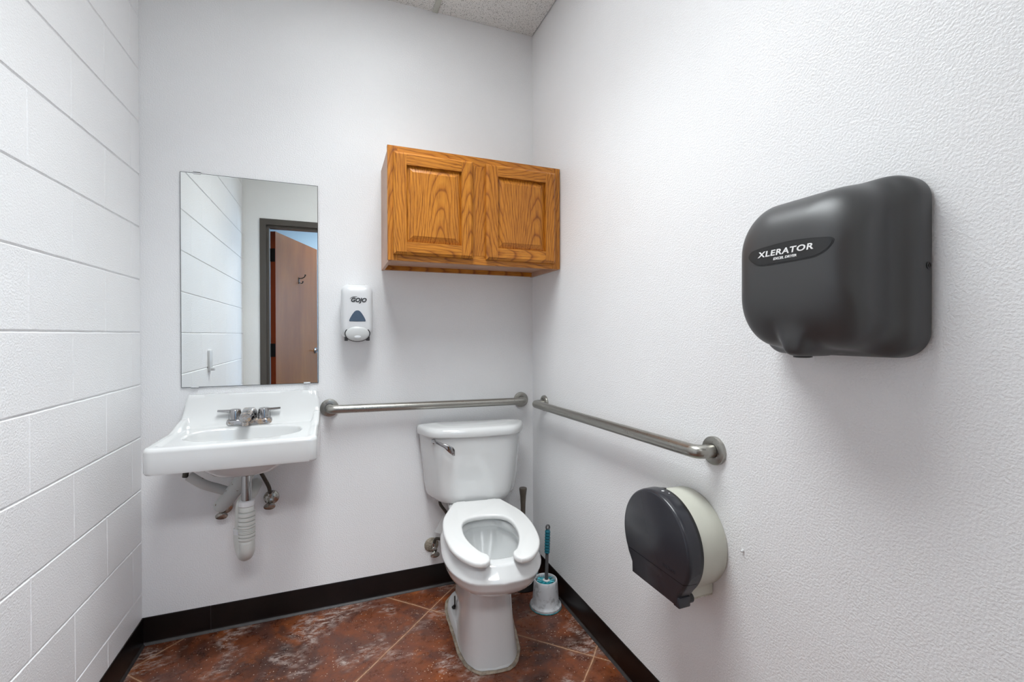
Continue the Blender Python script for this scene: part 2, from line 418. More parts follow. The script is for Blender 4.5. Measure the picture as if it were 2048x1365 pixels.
# left wall: concrete blocks in running bond with tooled joints
B = .2032; YJ = -.0845
bm = bmesh.new()
def block(y0, y1, z0, z1, g=.0045, gv=.003, d=.0042):
    """one block face: raised field with sloped, slightly uneven arrises"""
    ny = max(2, int((y1-y0)/.025)); nz = 6
    def jit(y, z, s): return .0009*noise.noise(Vector((y*60, z*60, s)))
    rows = [(z0, 0), (z0+g*.55, .35), (z0+g, 1)] + [(z0+g+(z1-z0-2*g)*k/nz, 1) for k in range(1, nz)] + [(z1-g, 1), (z1-g*.55, .35), (z1, 0)]
    cols = [(y0, .45), (y0+gv, 1)] + [(y0+gv+(y1-y0-2*gv)*k/ny, 1) for k in range(1, ny)] + [(y1-gv, 1), (y1, .45)]
    grid = []
    for z, hz in rows:
        row = []
        for y, hy in cols:
            row.append(bm.verts.new((min(hz, hy)*d - d + jit(y, z, 3.1), y, z + jit(y, z, 9.7)*(1 if 0 < hz < 1.01 and z not in (z0, z1) else 0))))
        grid.append(row)
    for r0, r1 in zip(grid, grid[1:]):
        for i in range(len(cols)-1): bm.faces.new((r0[i], r0[i+1], r1[i+1], r1[i]))
for n_ in range(0, 14):
    z0, z1 = n_*B, min((n_+1)*B, H+.02)
    if z1-z0 < .03: continue
    ys = [0]; y = YJ - (0 if n_ % 2 else B)
    while y > -D: ys.append(y); y -= 2*B
    ys.append(-D)
    for a, b2 in zip(ys, ys[1:]):
        if a-b2 > .02: block(b2, a, z0, z1)
add_box(bm, (-T, -D, 0), (-.006, 0, H+.02))
bmesh.ops.recalc_face_normals(bm, faces=bm.faces)
for f in bm.faces:
    if f.normal.x < -.5 and f.calc_center_median().x > -.006: f.normal_flip()
struct(from_bm('wall_left', bm, M_block, smooth=20, fix=False))
# front wall with the doorway the camera stands in
DX0, DX1, DZ = .135, 1.160, 2.166         # rough opening (frame outer faces lap it)
bm = bmesh.new()
add_box(bm, (-T, -D-WT, 0), (DX0, -D, H+.02)); add_box(bm, (DX1, -D-WT, 0), (W+T, -D, H+.02)); add_box(bm, (DX0, -D-WT, DZ), (DX1, -D, H+.02))
struct(from_bm('wall_front', bm, M_front))
# corridor outside the door
struct(box('wall_corridor_left', (-1.3, HY, 0), (-1.2, -D-WT, H+.02), M_hall))
struct(box('wall_corridor_far', (-1.3, HY-.1, 0), (3.1, HY, H+.02), M_hall))
bm = bmesh.new()
for lo, hi in (((3.0, HY, 0), (3.1, -D-WT, .9)), ((3.0, HY, 2.2), (3.1, -D-WT, H+.02)), ((3.0, HY, .9), (3.1, -3.9, 2.2)), ((3.0, -2.6, .9), (3.1, -D-WT, 2.2))): add_box(bm, lo, hi)
struct(from_bm('wall_corridor_right', bm, M_hall))
bm = bmesh.new()
add_box(bm, (-1.2, -D-WT-.002, 0), (-T, -D-.02, H+.02)); add_box(bm, (W+T, -D-WT-.002, 0), (3.0, -D-.02, H+.02))
struct(from_bm('wall_corridor_near', bm, M_hall))
struct(box('floor_corridor', (-1.2, HY, -.1), (3.0, -D-WT/2, 0), M_hfloor))
struct(box('ceiling_corridor', (-1.2, HY, H), (3.0, -D-WT, H+.02), M_ceil))
wn = bpy.data.objects.new('window_1', None); C.objects.link(wn); struct(wn)
bm = bmesh.new()
for lo, hi in (((3.0, -3.9, .9), (3.06, -3.85, 2.2)), ((3.0, -2.65, .9), (3.06, -2.6, 2.2)), ((3.0, -3.85, .9), (3.06, -2.65, .95)), ((3.0, -3.85, 2.15), (3.06, -2.65, 2.2))): add_box(bm, lo, hi)
from_bm('window_frame', bm, M_frame, wn)
box('pane', (3.03, -3.85, .95), (3.04, -2.65, 2.15), M_hwin, wn)
# cove base: dark rubber with a scuffed toe
BH = .106
def cove(name, p0, p1, nrm):
    prof = [(0, BH), (.003, BH-.001), (.004, BH-.004), (.004, .018), (.005, .010), (.0075, .005), (.0115, .0022), (.012, .0)]
    d = (Vector(p1)-Vector(p0)); bm = bmesh.new(); rings = []
    for q in (Vector(p0), Vector(p1)):
        rings.append([bm.verts.new(q + Vector(nrm)*a + Vector((0,0,z))) for a, z in prof])
    for i in range(len(prof)-1):
        f = bm.faces.new((rings[0][i], rings[0][i+1], rings[1][i+1], rings[1][i])); f.material_index = 1 if 4 <= i else 0
    return bm
bm = cove('b', (.002, 0, 0), (.2285, 0, 0), (0,-1,0)); o = struct(from_bm('baseboard_back', bm, [M_cove, M_covetoe], smooth=50))
bm = cove('b', (.2289, 0, 0), (W, 0, 0), (0,-1,0)); from_bm('baseboard_length', bm, [M_cove, M_covetoe], o, smooth=50)
struct(from_bm('baseboard_left', cove('b', (0, 0, 0), (0, -D, 0), (1,0,0)), [M_cove, M_covetoe], smooth=50))
struct(from_bm('baseboard_right', cove('b', (W, 0, 0), (W, -D, 0), (-1,0,0)), [M_cove, M_covetoe], smooth=50))
# door frame and open leaf behind the camera, seen in the mirror
dr = bpy.data.objects.new('door_1', None); C.objects.link(dr); struct(dr)
bm = bmesh.new()
FX0, FX1, FZ = .190, 1.104, 2.126
y0, y1 = -D-WT-.012, -D+.012
add_box(bm, (FX0-.066, y0, 0), (FX0-.02, y1, FZ+.05)); add_box(bm, (FX0-.02, y0+.05, 0), (FX0, y1-.022, FZ))
add_box(bm, (FX1+.02, y0, 0), (FX1+.088, y1, FZ+.05)); add_box(bm, (FX1, y0+.05, 0), (FX1+.02, y1-.022, FZ))
add_box(bm, (FX0-.02, y0, FZ+.002), (FX1+.02, y1, FZ+.05)); add_box(bm, (FX0, y0+.05, FZ-.018), (FX1, y1-.022, FZ+.002))
from_bm('door_frame', bm, M_frame, dr)
leaf = bpy.data.objects.new('leaf', None); C.objects.link(leaf); leaf.parent = dr
hx, hy = .224, -2.275
ang = math.atan2(-.935, .355)
leaf.location = (hx, hy, 0); leaf.rotation_euler = (0, 0, ang)
# local: +X along the leaf away from the hinge, face toward the opening at local y=0, thickness to -y
lo_ = box('door_panel', (.002, -.044, .008), (.86, 0, 2.105), M_leaf, leaf)
box('hinge_edge', (0, -.0435, .008), (.002, -.0005, 2.105), M_leafedge, leaf)
for z in (1.90, 1.075, .25):
    bm = bmesh.new(); add_box(bm, (-.0022, -.041, z-.057), (0, -.002, z+.057)); add_lathe(bm, [(.007, -.057), (.007, .057)], (-.006, -.046, z), (0,0,1), 12)
    from_bm('hinge', bm, M_black, leaf)
lm = bmesh.new(); add_lathe(lm, [(.030, 0), (.031, .006), (.022, .012), (.011, .014), (.011, .05), (.013, .056), (.008, .06)], (.80, 0, 1.045), (0,1,0), 24)
add_tube(lm, crom([(.80, .05, 1.045), (.76, .055, 1.045), (.70, .052, 1.043)], 5), [.011]*5+[.009]*6, 12, flat=.7)
from_bm('lever_handle', lm, M_chrome, leaf, 40)
hk = tag(None or thing('coat_hook', 'small black double coat hook on the open wooden door in the mirror', 'coat hook'), 'small black double coat hook on the open wooden door in the mirror', 'coat hook')
hk.location = (hx + .44*math.cos(ang), hy + .44*math.sin(ang), 1.73); hk.rotation_euler = (0, 0, ang)
box('back_plate', (-.008, .0005, -.03), (.008, .004, .03), M_black, hk, .001)
tube('upper_arm', crom([(0, .004, .02), (0, .03, .022), (0, .055, .036), (0, .064, .058)], 6), [.0045]*15+[.0055, .007, .008, .007], M_black, hk, 10)
tube('lower_arm', crom([(0, .004, -.018), (0, .022, -.026), (0, .036, -.022), (0, .04, -.006)], 6), [.0045]*15+[.0055, .0065, .007, .006], M_black, hk, 10)
# lamps
def panel_lamp(x0, x1, y0, y1, label, mat, z=H, recess=True):
    t = thing('ceiling_light', label, 'ceiling light', ((x0+x1)/2, (y0+y1)/2, z))
    hx_, hy_ = (x1-x0)/2, (y1-y0)/2; bm = bmesh.new()
    for lo, hi in (((-hx_, -hy_, -.001), (-hx_+.03, hy_, .016)), ((hx_-.03, -hy_, -.001), (hx_, hy_, .016)), ((-hx_+.03, -hy_, -.001), (hx_-.03, -hy_+.03, .016)), ((-hx_+.03, hy_-.03, -.001), (hx_-.03, hy_, .016))): add_box(bm, lo, hi)
    from_bm('lamp_frame', bm, M_lampframe, t)
    box('diffuser', (-hx_+.03, -hy_+.03, .004), (hx_-.03, hy_-.03, .008), mat, t)
    return t
room_lamp = panel_lamp(BX-.61+.013, BX-.013, LY0+.013, LY1-.013, 'long white recessed panel light in the washroom ceiling grid', M_diff)
# the prismatic lens of the room's panel throws its light mostly downward
ld = bpy.data.lights.new('panel_light', 'AREA'); ld.shape = 'RECTANGLE'; ld.size = .52; ld.size_y = 1.13; ld.energy = LAMP
ld.color = (.935, .985, 1.0); ld.spread = math.radians(SPREAD)
lo2 = bpy.data.objects.new('panel_light', ld); C.objects.link(lo2); lo2.parent = room_lamp; lo2.location = (0, 0, -.001)
panel_lamp(.3, 1.5, -3.6, -3.0, 'added fill panel on the corridor ceiling outside the door, out of view', M_hdiff, H-.018)  # added fill, out of view: brightens the washroom through the doorway

# ------------------------------------------------------------------ mirror
t = thing('wall_mirror', 'frameless rectangular mirror clipped to the wall above the sink', 'mirror', (.3842, 0, .9984))
mx0, mx1, mz0, mz1 = .1325, .6359, .9984, 1.8582
bm = bmesh.new(); add_box(bm, (mx0-.3842, -.006, 0), (mx1-.3842, -.001, mz1-mz0)); from_bm('glass_edge', bm, M_mirredge, t)
box('mirror_glass', (mx0-.3842+.0017, -.0064, .0017), (mx1-.3842-.0017, -.006, mz1-mz0-.0017), M_mirror, t)
for x, z in ((.179, 0), (.590, 0), (.190, mz1-mz0)):
    s = 1 if z == 0 else -1
    bm = bmesh.new(); add_box(bm, (x-.3842-.013, -.0095, z-.004 if s > 0 else z-.005), (x-.3842+.013, -.0066, z+.005 if s > 0 else z+.004), .0006)
    add_box(bm, (x-.3842-.013, -.0095, z-.005 if s > 0 else z+.001), (x-.3842+.013, -.001, z-.001 if s > 0 else z+.005))
    from_bm('mirror_clip', bm, M_white, t)

# ------------------------------------------------------------------ oak cabinet
cx0, cx1, cd, cz0, cz1 = .8985, W-.003, -.314, 1.5033, 1.9590
t = thing('wall_cabinet', 'honey oak two-door wall cabinet hung in the corner above the toilet', 'cabinet', (cx0, 0, cz0))
wd, ht = cx1-cx0, cz1-cz0
bm = bmesh.new()
add_box(bm, (.005, cd+.019, 0), (.017, -.001, ht)); add_box(bm, (wd-.012, cd+.019, 0), (wd, -.001, ht))
add_box(bm, (.012, cd+.019, ht-.012), (wd-.012, -.001, ht)); add_box(bm, (.012, cd+.019, .022), (wd-.012, -.001, .032)); add_box(bm, (.012, -.008, .032), (wd-.012, -.001, ht-.012))
from_bm('body', bm, M_oakside, t)
box('hanging_rail', (.012, -.02, .002), (wd-.012, -.001, .022), M_oakH, t)
for x0, x1 in ((0, .038), (wd/2-.038, wd/2+.038), (wd-.038, wd)):
    mid = 0 < x0 < .5
    box('frame_stile', (x0, cd, .038 if mid else .001), (x1, cd+.019, ht-.038 if mid else ht), M_oakV, t, .0008, 1)
for z0, z1 in ((0, .038), (ht-.038, ht)):
    box('frame_rail', (.0383, cd, z0+.0005), (wd-.0383, cd+.019, z1), M_oakH, t, .0008, 1)
for dx0, dx1 in ((.920-cx0, 1.2445-cx0), (1.3035-cx0, 1.6285-cx0)):
    dz0, dz1 = 1.527-cz0, 1.932-cz0; yf, yb = cd-.021, cd-.001; sw = .050
    dxw = dx1-dx0
    bm = bmesh.new()
    def stile(x0, x1, z0, z1, edges):
        # box with its outer edges chamfered back (edges: subset of 'lrbt')
        c = .010
        f = [(x0+(c if 'l' in edges else 0), yf, z0+(c if 'b' in edges else 0)), (x1-(c if 'r' in edges else 0), yf, z0+(c if 'b' in edges else 0)),
             (x1-(c if 'r' in edges else 0), yf, z1-(c if 't' in edges else 0)), (x0+(c if 'l' in edges else 0), yf, z1-(c if 't' in edges else 0))]
        mid = [(x0, yf+.008, z0), (x1, yf+.008, z0), (x1, yf+.008, z1), (x0, yf+.008, z1)]
        bk = [(a, yb, c_) for a, _, c_ in mid]
        loft(bm, [f, mid, bk])
    bm.free(); bm = bmesh.new(); a, b2, c, e = dx0+sw-.002, dx1-sw+.002, dz0+sw-.002, dz1-sw+.002; q = .026
    r0 = [(a, yf+.013, c), (b2, yf+.013, c), (b2, yf+.013, e), (a, yf+.013, e)]
    r1 = [(a+.003, yf+.0125, c+.003), (b2-.003, yf+.0125, c+.003), (b2-.003, yf+.0125, e-.003), (a+.003, yf+.0125, e-.003)]
    r2_ = [(a+q, yf+.0035, c+q), (b2-q, yf+.0035, c+q), (b2-q, yf+.0035, e-q), (a+q, yf+.0035, e-q)]
    r3 = [(a+q+.002, yf+.002, c+q+.002), (b2-q-.002, yf+.002, c+q+.002), (b2-q-.002, yf+.002, e-q-.002), (a+q+.002, yf+.002, e-q-.002)]
    loft(bm, [[(x, yb, z) for x, _, z in r0], r0, r1, r2_, r3]); d = from_bm('door', bm, M_oakV, t)
    for x0, x1, e in ((dx0, dx0+sw, 'lbt'), (dx1-sw, dx1, 'rbt')):
        bm = bmesh.new(); stile(x0, x1, dz0, dz1, e); from_bm('stile', bm, M_oakV, d)
    for z0, z1, e in ((dz0, dz0+sw, 'b'), (dz1-sw, dz1, 't')):
        bm = bmesh.new(); stile(dx0+sw+.0003, dx1-sw-.0003, z0, z1, e); from_bm('rail', bm, M_oakH, d)

# ------------------------------------------------------------------ soap dispenser
t = thing('soap_dispenser', 'white wall soap dispenser between the mirror and the oak cabinet', 'soap dispenser', (.7935, 0, 1.180))
def sd_ring(hw, zt, zb, y, r): return [(x, y, z) for x, z in rrect(hw, (zt-zb)/2, r, 8, 0, (zt+zb)/2)]
bm = bmesh.new()
loft(bm, [sd_ring(.057, .247, .012, -.001, .03), sd_ring(.058, .248, .010, -.03, .03), sd_ring(.0655, .247, .012, -.05, .032), sd_ring(.0655, .246, .013, -.075, .032),
          sd_ring(.064, .243, .016, -.092, .032), sd_ring(.060, .236, .022, -.104, .031), sd_ring(.052, .224, .032, -.112, .027), sd_ring(.04, .205, .05, -.115, .02)])
from_bm('housing', bm, M_white, t, True)
for q_ in (-.052, .038): box('hinge_bracket', (q_, -.085, .002), (q_+.014, -.01, .03), M_tpgrey, t, .002)
# push pad: domed oval at the foot
def oval(name, cx_, cz_, rx, rz, y, dome, mat, par, n=40, rim=0):
    bm = bmesh.new(); rings = []
    for k in range(8):
        a = k/7*PI/2; rr = math.cos(a)
        rings.append([(cx_+rx*rr*math.cos(2*PI*i/n), y - dome*math.sin(a), cz_+rz*rr*math.sin(2*PI*i/n)) for i in range(n)] if k < 7 else [(cx_+rx*.02*math.cos(2*PI*i/n), y-dome, cz_+rz*.02*math.sin(2*PI*i/n)) for i in range(n)])
    rings.insert(0, [(x, y+.02, z) for x, _, z in rings[0]])
    loft(bm, rings); return from_bm(name, bm, mat, par, 60)
oval('pad_seam', 0, .0335, .0520, .0355, -.1128, .002, M_black, t)
pad = oval('push_pad', 0, .0325, .0485, .0322, -.1135, .011, M_grey, t)
oval('thumb_dimple', 0, .019, .014, .007, -.1228, .0025, M_white, pad)
bm = bmesh.new(); tri = crom([(-.032, .088, 0), (-.026, .105, 0), (-.012, .126, 0), (0, .132, 0), (.012, .126, 0), (.026, .105, 0), (.032, .088, 0), (.02, .0865, 0), (0, .086, 0), (-.02, .0865, 0)], 6, True)
loft(bm, [[(p.x*1.04, -.112, (p.y-.108)*1.04+.108) for p in tri], [(p.x*1.04, -.1158, (p.y-.108)*1.04+.108) for p in tri], [(p.x, -.1163, p.y) for p in tri]])
from_bm('level_window', bm, M_smoke, t)
XZ = lambda x, y, z: Matrix.Translation((x, y, z)) @ Matrix.Rotation(PI/2, 4, 'X')
text_mesh('lettering', 'GOJO', .024, M_ink, t, XZ(.004, -.1158, .176), .0005, .25, .0011)
tube('logo_swoosh', crom([(-.030, -.1162, .180), (-.024, -.1162, .187), (-.012, -.1162, .191), (.0, -.1162, .191)], 6), [.0004+.0008*math.sin(PI*k/18) for k in range(19)], M_ink, t, 6)
bm = bmesh.new(); add_box(bm, (-.035, -.07, .2455), (.035, -.03, .249), .001); from_bm('top_latch', bm, M_grey, t)

# ------------------------------------------------------------------ grab bars
def grab_bar(name_label, p0, p1, nrm, notch=None):
    p0, p1, nrm = Vector(p0), Vector(p1), Vector(nrm)
    t = thing('grab_bar', name_label, 'grab bar', (p0+p1)/2, 0, None)
    c = (p0+p1)/2; a, b2 = p0-c, p1-c
    off = nrm*.057; d = (b2-a).normalized()
    path = round_path([a+nrm*.006, a+off, b2+off, b2+nrm*.006], .055, 12)
    tube('rail', path, .0182, M_steel, t, 28)
    for q in (a, b2):
        lathe('flange', [(.0385, .0005), (.0385, .007), (.0375, .0095), (.0355, .0105), (.0195, .0115), (.0188, .011)], M_steel, t, q, nrm, 40)
        lathe('collar_shadow_gap', [(.0192, .004), (.0192, .0118)], M_black, t, q, nrm, 32)
    return t
grab_bar('horizontal steel grab bar on the back wall above the toilet tank', (.680, 0, .886), (1.592, 0, .874), (0,-1,0))
grab_bar('horizontal steel grab bar on the right wall below the hand dryer', (W, -.150, .872), (W, -1.222, .894), (-1,0,0))

# ------------------------------------------------------------------ sink
SX = .395
t = thing('wall_sink', 'white china wall-hung sink below the mirror', 'sink', (SX, 0, .772))
SZ = .772
bcx, bcy, brx, bry = 0.0, -.255, .186, .118
hw, yf_, yb_ = .250, -.457, -.001
def sink_z(x, y):
    z = .850
    tt = max(0, min(1, (y+.108)/.078)); z += .120*(tt**1.9)*(1 if tt < 1 else 1)
    # side shoulders rise toward the back and the raised drip lip runs round the rim
    lip = max(0, min(1, (abs(x)-.212)/.018)); lip = lip*lip*(3-2*lip)
    sh = max(0, min(1, (y+.24)/.20)); sh = sh*sh*(3-2*sh)
    z = max(z, .850 + lip*(.006 + .030*sh))
    fr = max(0, min(1, (-y-.405)/.02)); z += .005*fr*fr*(3-2*fr)*(1-lip)
    return z
N = 128; rings = []
def edge_pt(a):
    # ray from the basin centre to the rounded-rectangle rim
    dx, dy = math.cos(a), math.sin(a); best = None
    poly = SINKPOLY
    for (x0, y0), (x1, y1) in zip(poly, poly[1:]+poly[:1]):
        ex, ey = x1-x0, y1-y0; den = dx*ey-dy*ex
        if abs(den) < 1e-12: continue
        s = ((x0-bcx)*ey-(y0-bcy)*ex)/den; u = ((x0-bcx)*dy-(y0-bcy)*dx)/den
        if s > 0 and -1e-9 <= u <= 1+1e-9 and (best is None or s < best): best = s
    return (bcx+dx*best, bcy+dy*best)
def rr_poly():
    out = []
    for (sx, y, r, a0) in ((1, yb_, .006, 0), (-1, yb_, .006, PI/2), (-1, yf_, .024, PI), (1, yf_, .024, 3*PI/2)):
        for k in range(9):
            a = a0+k*PI/16; oy = y-r if y == yb_ else y+r
            out.append((sx*(hw-r)+r*math.cos(a), oy+r*math.sin(a)))
    return out
SINKPOLY = rr_poly()
angs = [2*PI*i/N for i in range(N)]
# reparametrise so that points are even on the rim
P_out = []
per = 0; Ls = [0]
for (p, q) in zip(SINKPOLY, SINKPOLY[1:]+SINKPOLY[:1]): Ls.append(Ls[-1]+math.dist(p, q))
for i in range(N*2):
    s = Ls[-1]*i/(N*2); k = max(j for j in range(len(SINKPOLY)) if Ls[j] <= s); q = SINKPOLY[(k+1) % len(SINKPOLY)]; p = SINKPOLY[k]
    f = (s-Ls[k])/max(1e-9, Ls[k+1]-Ls[k]); P_out.append((p[0]+(q[0]-p[0])*f, p[1]+(q[1]-p[1])*f))
def sbas(a, e=2.5):
    c, s = math.cos(a), math.sin(a); k = (abs(c/brx)**e+abs(s/bry)**e)**(-1/e); return (bcx+c*k, bcy+s*k)
A = [math.atan2(p[1]-bcy, p[0]-bcx) for p in P_out]
P_in = [sbas(a) for a in A]
zb = lambda x, y: sink_z(x, y)
def taper(x, y, z):
    k = max(0, min(1, (z-.872)/.098)); return x*(1-.055*k)
bm_rings = []
for sc_, dz in ((.06, -.128), (.2, -.127), (.45, -.122), (.68, -.108), (.84, -.082), (.93, -.05), (.975, -.022), (.995, -.008), (1.01, -.0025), (1.03, -.0004)):
    bm_rings.append([(bcx+(x-bcx)*sc_, bcy+(y-bcy)*sc_, .850+dz) for x, y in P_in])
K = 34
for k in range(1, K+1):
    f = (k/K); r = []
    for (xi, yi), (xo, yo) in zip(P_in, P_out):
        xi, yi = bcx+(xi-bcx)*1.03, bcy+(yi-bcy)*1.03
        x, y = xi+(xo-xi)*f, yi+(yo-yi)*f
        d = math.dist((x, y), (xo, yo)); rad = .011
        if y > -.03 and abs(x) < .23: d = max(0, min(d, -y))
        z = zb(x, y); 
        if f > .999: d = 0
        if d < rad: z -= rad - math.sqrt(max(0, rad*rad-(rad-d)**2))
        r.append((taper(x, y, z), y, z))
    bm_rings.append(r)
# two narrow rings at the very rim so that the edge rounds off
last = bm_rings[-1]
bm_rings.append([(x, y, min(z, z)-.004) for x, y, z in last])
bm_rings.append([(P_out[i][0], P_out[i][1], max(.80, min(last[i][2]-.02, .835))) for i in range(len(last))])
def under(y): return SZ + .0 + max(0, (y+.30)/.30)*.028
bm_rings.append([(p[0]*1.0, p[1], under(p[1])+.008) for p in P_out])
bm_rings.append([(p[0]*.985, bcy+(p[1]-bcy)*.985, under(p[1])) for p in P_out])
bm_rings.append([(p[0]*.9, bcy+(p[1]-bcy)*.9, under(p[1])-.001) for p in P_out])
bm_rings.append([(bcx+(x-bcx)*.95, bcy+(y-bcy)*.95, .772) for x, y in P_in])
bm_rings.append([(bcx+(x-bcx)*.72, bcy+(y-bcy)*.80, .735) for x, y in P_in])
bm_rings.append([(bcx+(x-bcx)*.55, bcy+(y-bcy)*.66, .712) for x, y in P_in])
bm_rings.append([(bcx+(x-bcx)*.42, bcy+(y-bcy)*.55, .706) for x, y in P_in])
bm = bmesh.new(); loft(bm, [[(x, y, z-SZ) for x, y, z in r] for r in bm_rings]); from_bm('basin', bm, M_porc, t, 62)
lathe('drain_ring', [(.030, 0), (.030, .002), (.024, .003), (.020, 0)], M_chrome, t, (bcx, bcy, .723-SZ), (0,0,1), 28)
# faucet (rests on the sink's deck)
FZ_ = .8508; FY = -.078
fa = thing('faucet', 'chrome two-handle faucet with lime stains on the sink deck', 'faucet', (.383, FY, FZ_+.001))
bm = bmesh.new()
def frr(hx_, hy_, z, r): return [(x, y, z) for x, y in rrect(hx_, hy_, r, 8)]
loft(bm, [frr(.081, .028, 0, .022), frr(.081, .028, .013, .022), frr(.079, .026, .019, .022), frr(.071, .019, .023, .018)])
from_bm('deck_plate', bm, M_chromestain, fa, 40)
bm = bmesh.new()
sp = []
for (y, z, hx_, hz_) in ((.014, .014, .028, .013), (.008, .034, .026, .022), (-.010, .049, .0225, .0175), (-.040, .051, .020, .0155), (-.080, .045, .0195, .0145), (-.108, .039, .019, .0135)):
    sp.append([(x, y, z+q) for x, q in rrect(hx_, hz_, .009, 6)])
loft(bm, sp); add_lathe(bm, [(.011, 0), (.011, .014)], (0, -.103, .010), (0,0,1), 20)
from_bm('spout', bm, M_chromestain, fa, 45)
for s in (-1, 1):
    h = lathe('handle', [(.0215, .020), (.0235, .023), (.023, .031), (.0205, .056), (.0185, .0605), (.013, .062)], M_chrome, fa, (s*.051, 0, 0), (0,0,1), 28)
    bm = bmesh.new(); pts = [(s*(.051+.010), 0, .051), (s*(.051+.03), -.001, .0545), (s*(.051+.060), -.003, .057)]
    rr = []
    for (x, y, z), hy_, hz_ in zip(pts, (.012, .009, .007), (.0085, .0055, .0038)):
        rr.append([(x, y+a, z+b2) for a, b2 in rrect(hy_, hz_, min(hy_, hz_)*.8, 5)])
    loft(bm, rr); from_bm('lever', bm, M_chrome, h, 45)
    lathe('handle_base', [(.0165, .014), (.0165, .020)], M_black, fa, (s*.051, 0, 0), (0,0,1), 24)
# drain trap
tr = thing('drain_trap', 'white ribbed plastic trap with chrome tailpiece hanging under the sink', 'drain pipe', (.395, -.235, .706))
lathe('tailpiece', [(.017, -.004), (.017, -.125)], M_chrome, tr, (0,0,0), (0,0,1), 28)
lathe('slip_nut', [(.026, -.003), (.027, -.008), (.027, -.014), (.022, -.018)], M_chromeworn, tr, (0,0,0), (0,0,1), 10, smooth=20)
lathe('top_nut', [(.021, -.112), (.027, -.114), (.027, -.130), (.024, -.134), (.021, -.136)], M_white, tr, (0,0,0), (0,0,1), 20)
prof = [(.021, -.128), (.024, -.136), (.0265, -.150)]
z = -.155
for k, (step, amp) in enumerate([(.016, .0065), (.016, .0065), (.016, .0065), (.011, .005), (.006, .003), (.006, .003), (.006, .003), (.014, .0065), (.014, .0065)]):
    prof += [(.0280-amp, z), (.0278, z-step*.16), (.0285, z-step*.5), (.0278, z-step*.84)]; z -= step
prof += [(.0245, z), (.0265, z-.008)]
bm = bmesh.new(); add_lathe(bm, prof, (0,0,0), (0,0,1), 32, cap=False)
zz = z-.008
add_tube(bm, crom([(0, 0, zz), (0, .002, zz-.028), (-.008, .022, zz-.052), (-.020, .050, zz-.045), (-.027, .062, zz-.012), (-.028, .064, zz+.02)], 6), .0265, 28)
from_bm('ribbed_trap', bm, M_pipe, tr, 50)
bm = bmesh.new(); add_lathe(bm, [(.024, 0), (.0275, .002), (.0275, .018), (.024, .020)], (-.028, .064, zz+.012), (0,0,1), 18); from_bm('side_nut', bm, M_white, tr, 30)
tube('return_arm', crom([(-.028, .064, zz+.02), (-.028, .064, zz+.075), (-.025, .075, zz+.125), (-.004, .12, zz+.142), (0, .19, zz+.148), (0, .232, zz+.148)], 6), .0215, M_pipe, tr, 24)
# painted wall pipes under the sink
pp = thing('painted_pipe', 'flaking white painted pipe slanting under the left side of the sink', 'pipe', (.30, -.06, .60))
tube('stub_pipe', [(.082, -.10, .068), (.055, -.085, .030), (.0, -.035, -.045), (-.022, -.015, -.07)], [.0275, .0275, .0275, .026], M_ppipe, pp, 24)
lathe('pipe_cap', [(.0, .0), (.027, .0), (.0285, .004), (.0285, .010), (.026, .012)], M_pipe, pp, (.079, -.098, .065), (.5, -.28, .72), 24)
tube('slanting_pipe', crom([(-.105, -.10, .085), (-.06, -.09, .045), (-.02, -.06, .015), (.02, -.045, -.01)], 6), .0175, M_ppipe, pp, 20)
tube('supply_hose', crom([(-.108, -.10, .135), (-.112, -.102, .11), (-.116, -.10, .082)], 5), .010, M_hose, pp, 12)
def stop_valve(root_label, loc, hose, flange=True, hs=1.0):
    v = thing('stop_valve', root_label, 'valve', loc)
    if flange: lathe('escutcheon', [(.030, .001), (.029, .004), (.020, .010), (.011, .013)], M_chromeworn, v, (0,0,0), (0,-1,0), 28)
    bm = bmesh.new(); add_lathe(bm, [(.0085, .008), (.0085, .03), (.013, .032), (.013, .052), (.010, .054)], (0,0,0), (0,-1,0), 20)
    add_lathe(bm, [(.009, 0), (.009, .014), (.011, .016), (.011, .026), (.008, .028)], (0,-.042,.004), (0,0,1), 12)
    add_lathe(bm, [(.005, .05), (.005, .066)], (0,0,0), (0,-1,-.15), 12)
    from_bm('valve_body', bm, M_chromeworn, v, 35)
    bm = bmesh.new(); add_lathe(bm, [(.006, .058), (.021*hs, .060), (.0225*hs, .065), (.021*hs, .070), (.012, .073)], (0,0,0), (0,-1,-.28), 28, sx=1.0, sy=.62)
    from_bm('oval_handle', bm, M_chromeworn, v, 45)
    if hose: tube('supply_hose', crom(hose, 8), .0075, M_hose, v, 14)
    return v
stop_valve('left chrome shut-off valve under the sink, beside the flaking pipe', (.280, -.001, .505), None, True)
stop_valve('right chrome shut-off valve under the sink with a dark hose', (.450, -.001, .520), [(0, -.042, .028), (-.004, -.05, .06), (-.020, -.075, .11), (-.035, -.10, .16), (-.02, -.105, .20)], True)
tube_o = tube('sink_hose', crom([(.405, -.150, .690), (.440, -.140, .690), (.475, -.125, .700), (.498, -.11, .722), (.505, -.10, .760)], 7), .0125, M_rubber, None, 14)
tag(tube_o, 'black hose curving below the right underside of the sink bowl', 'hose')

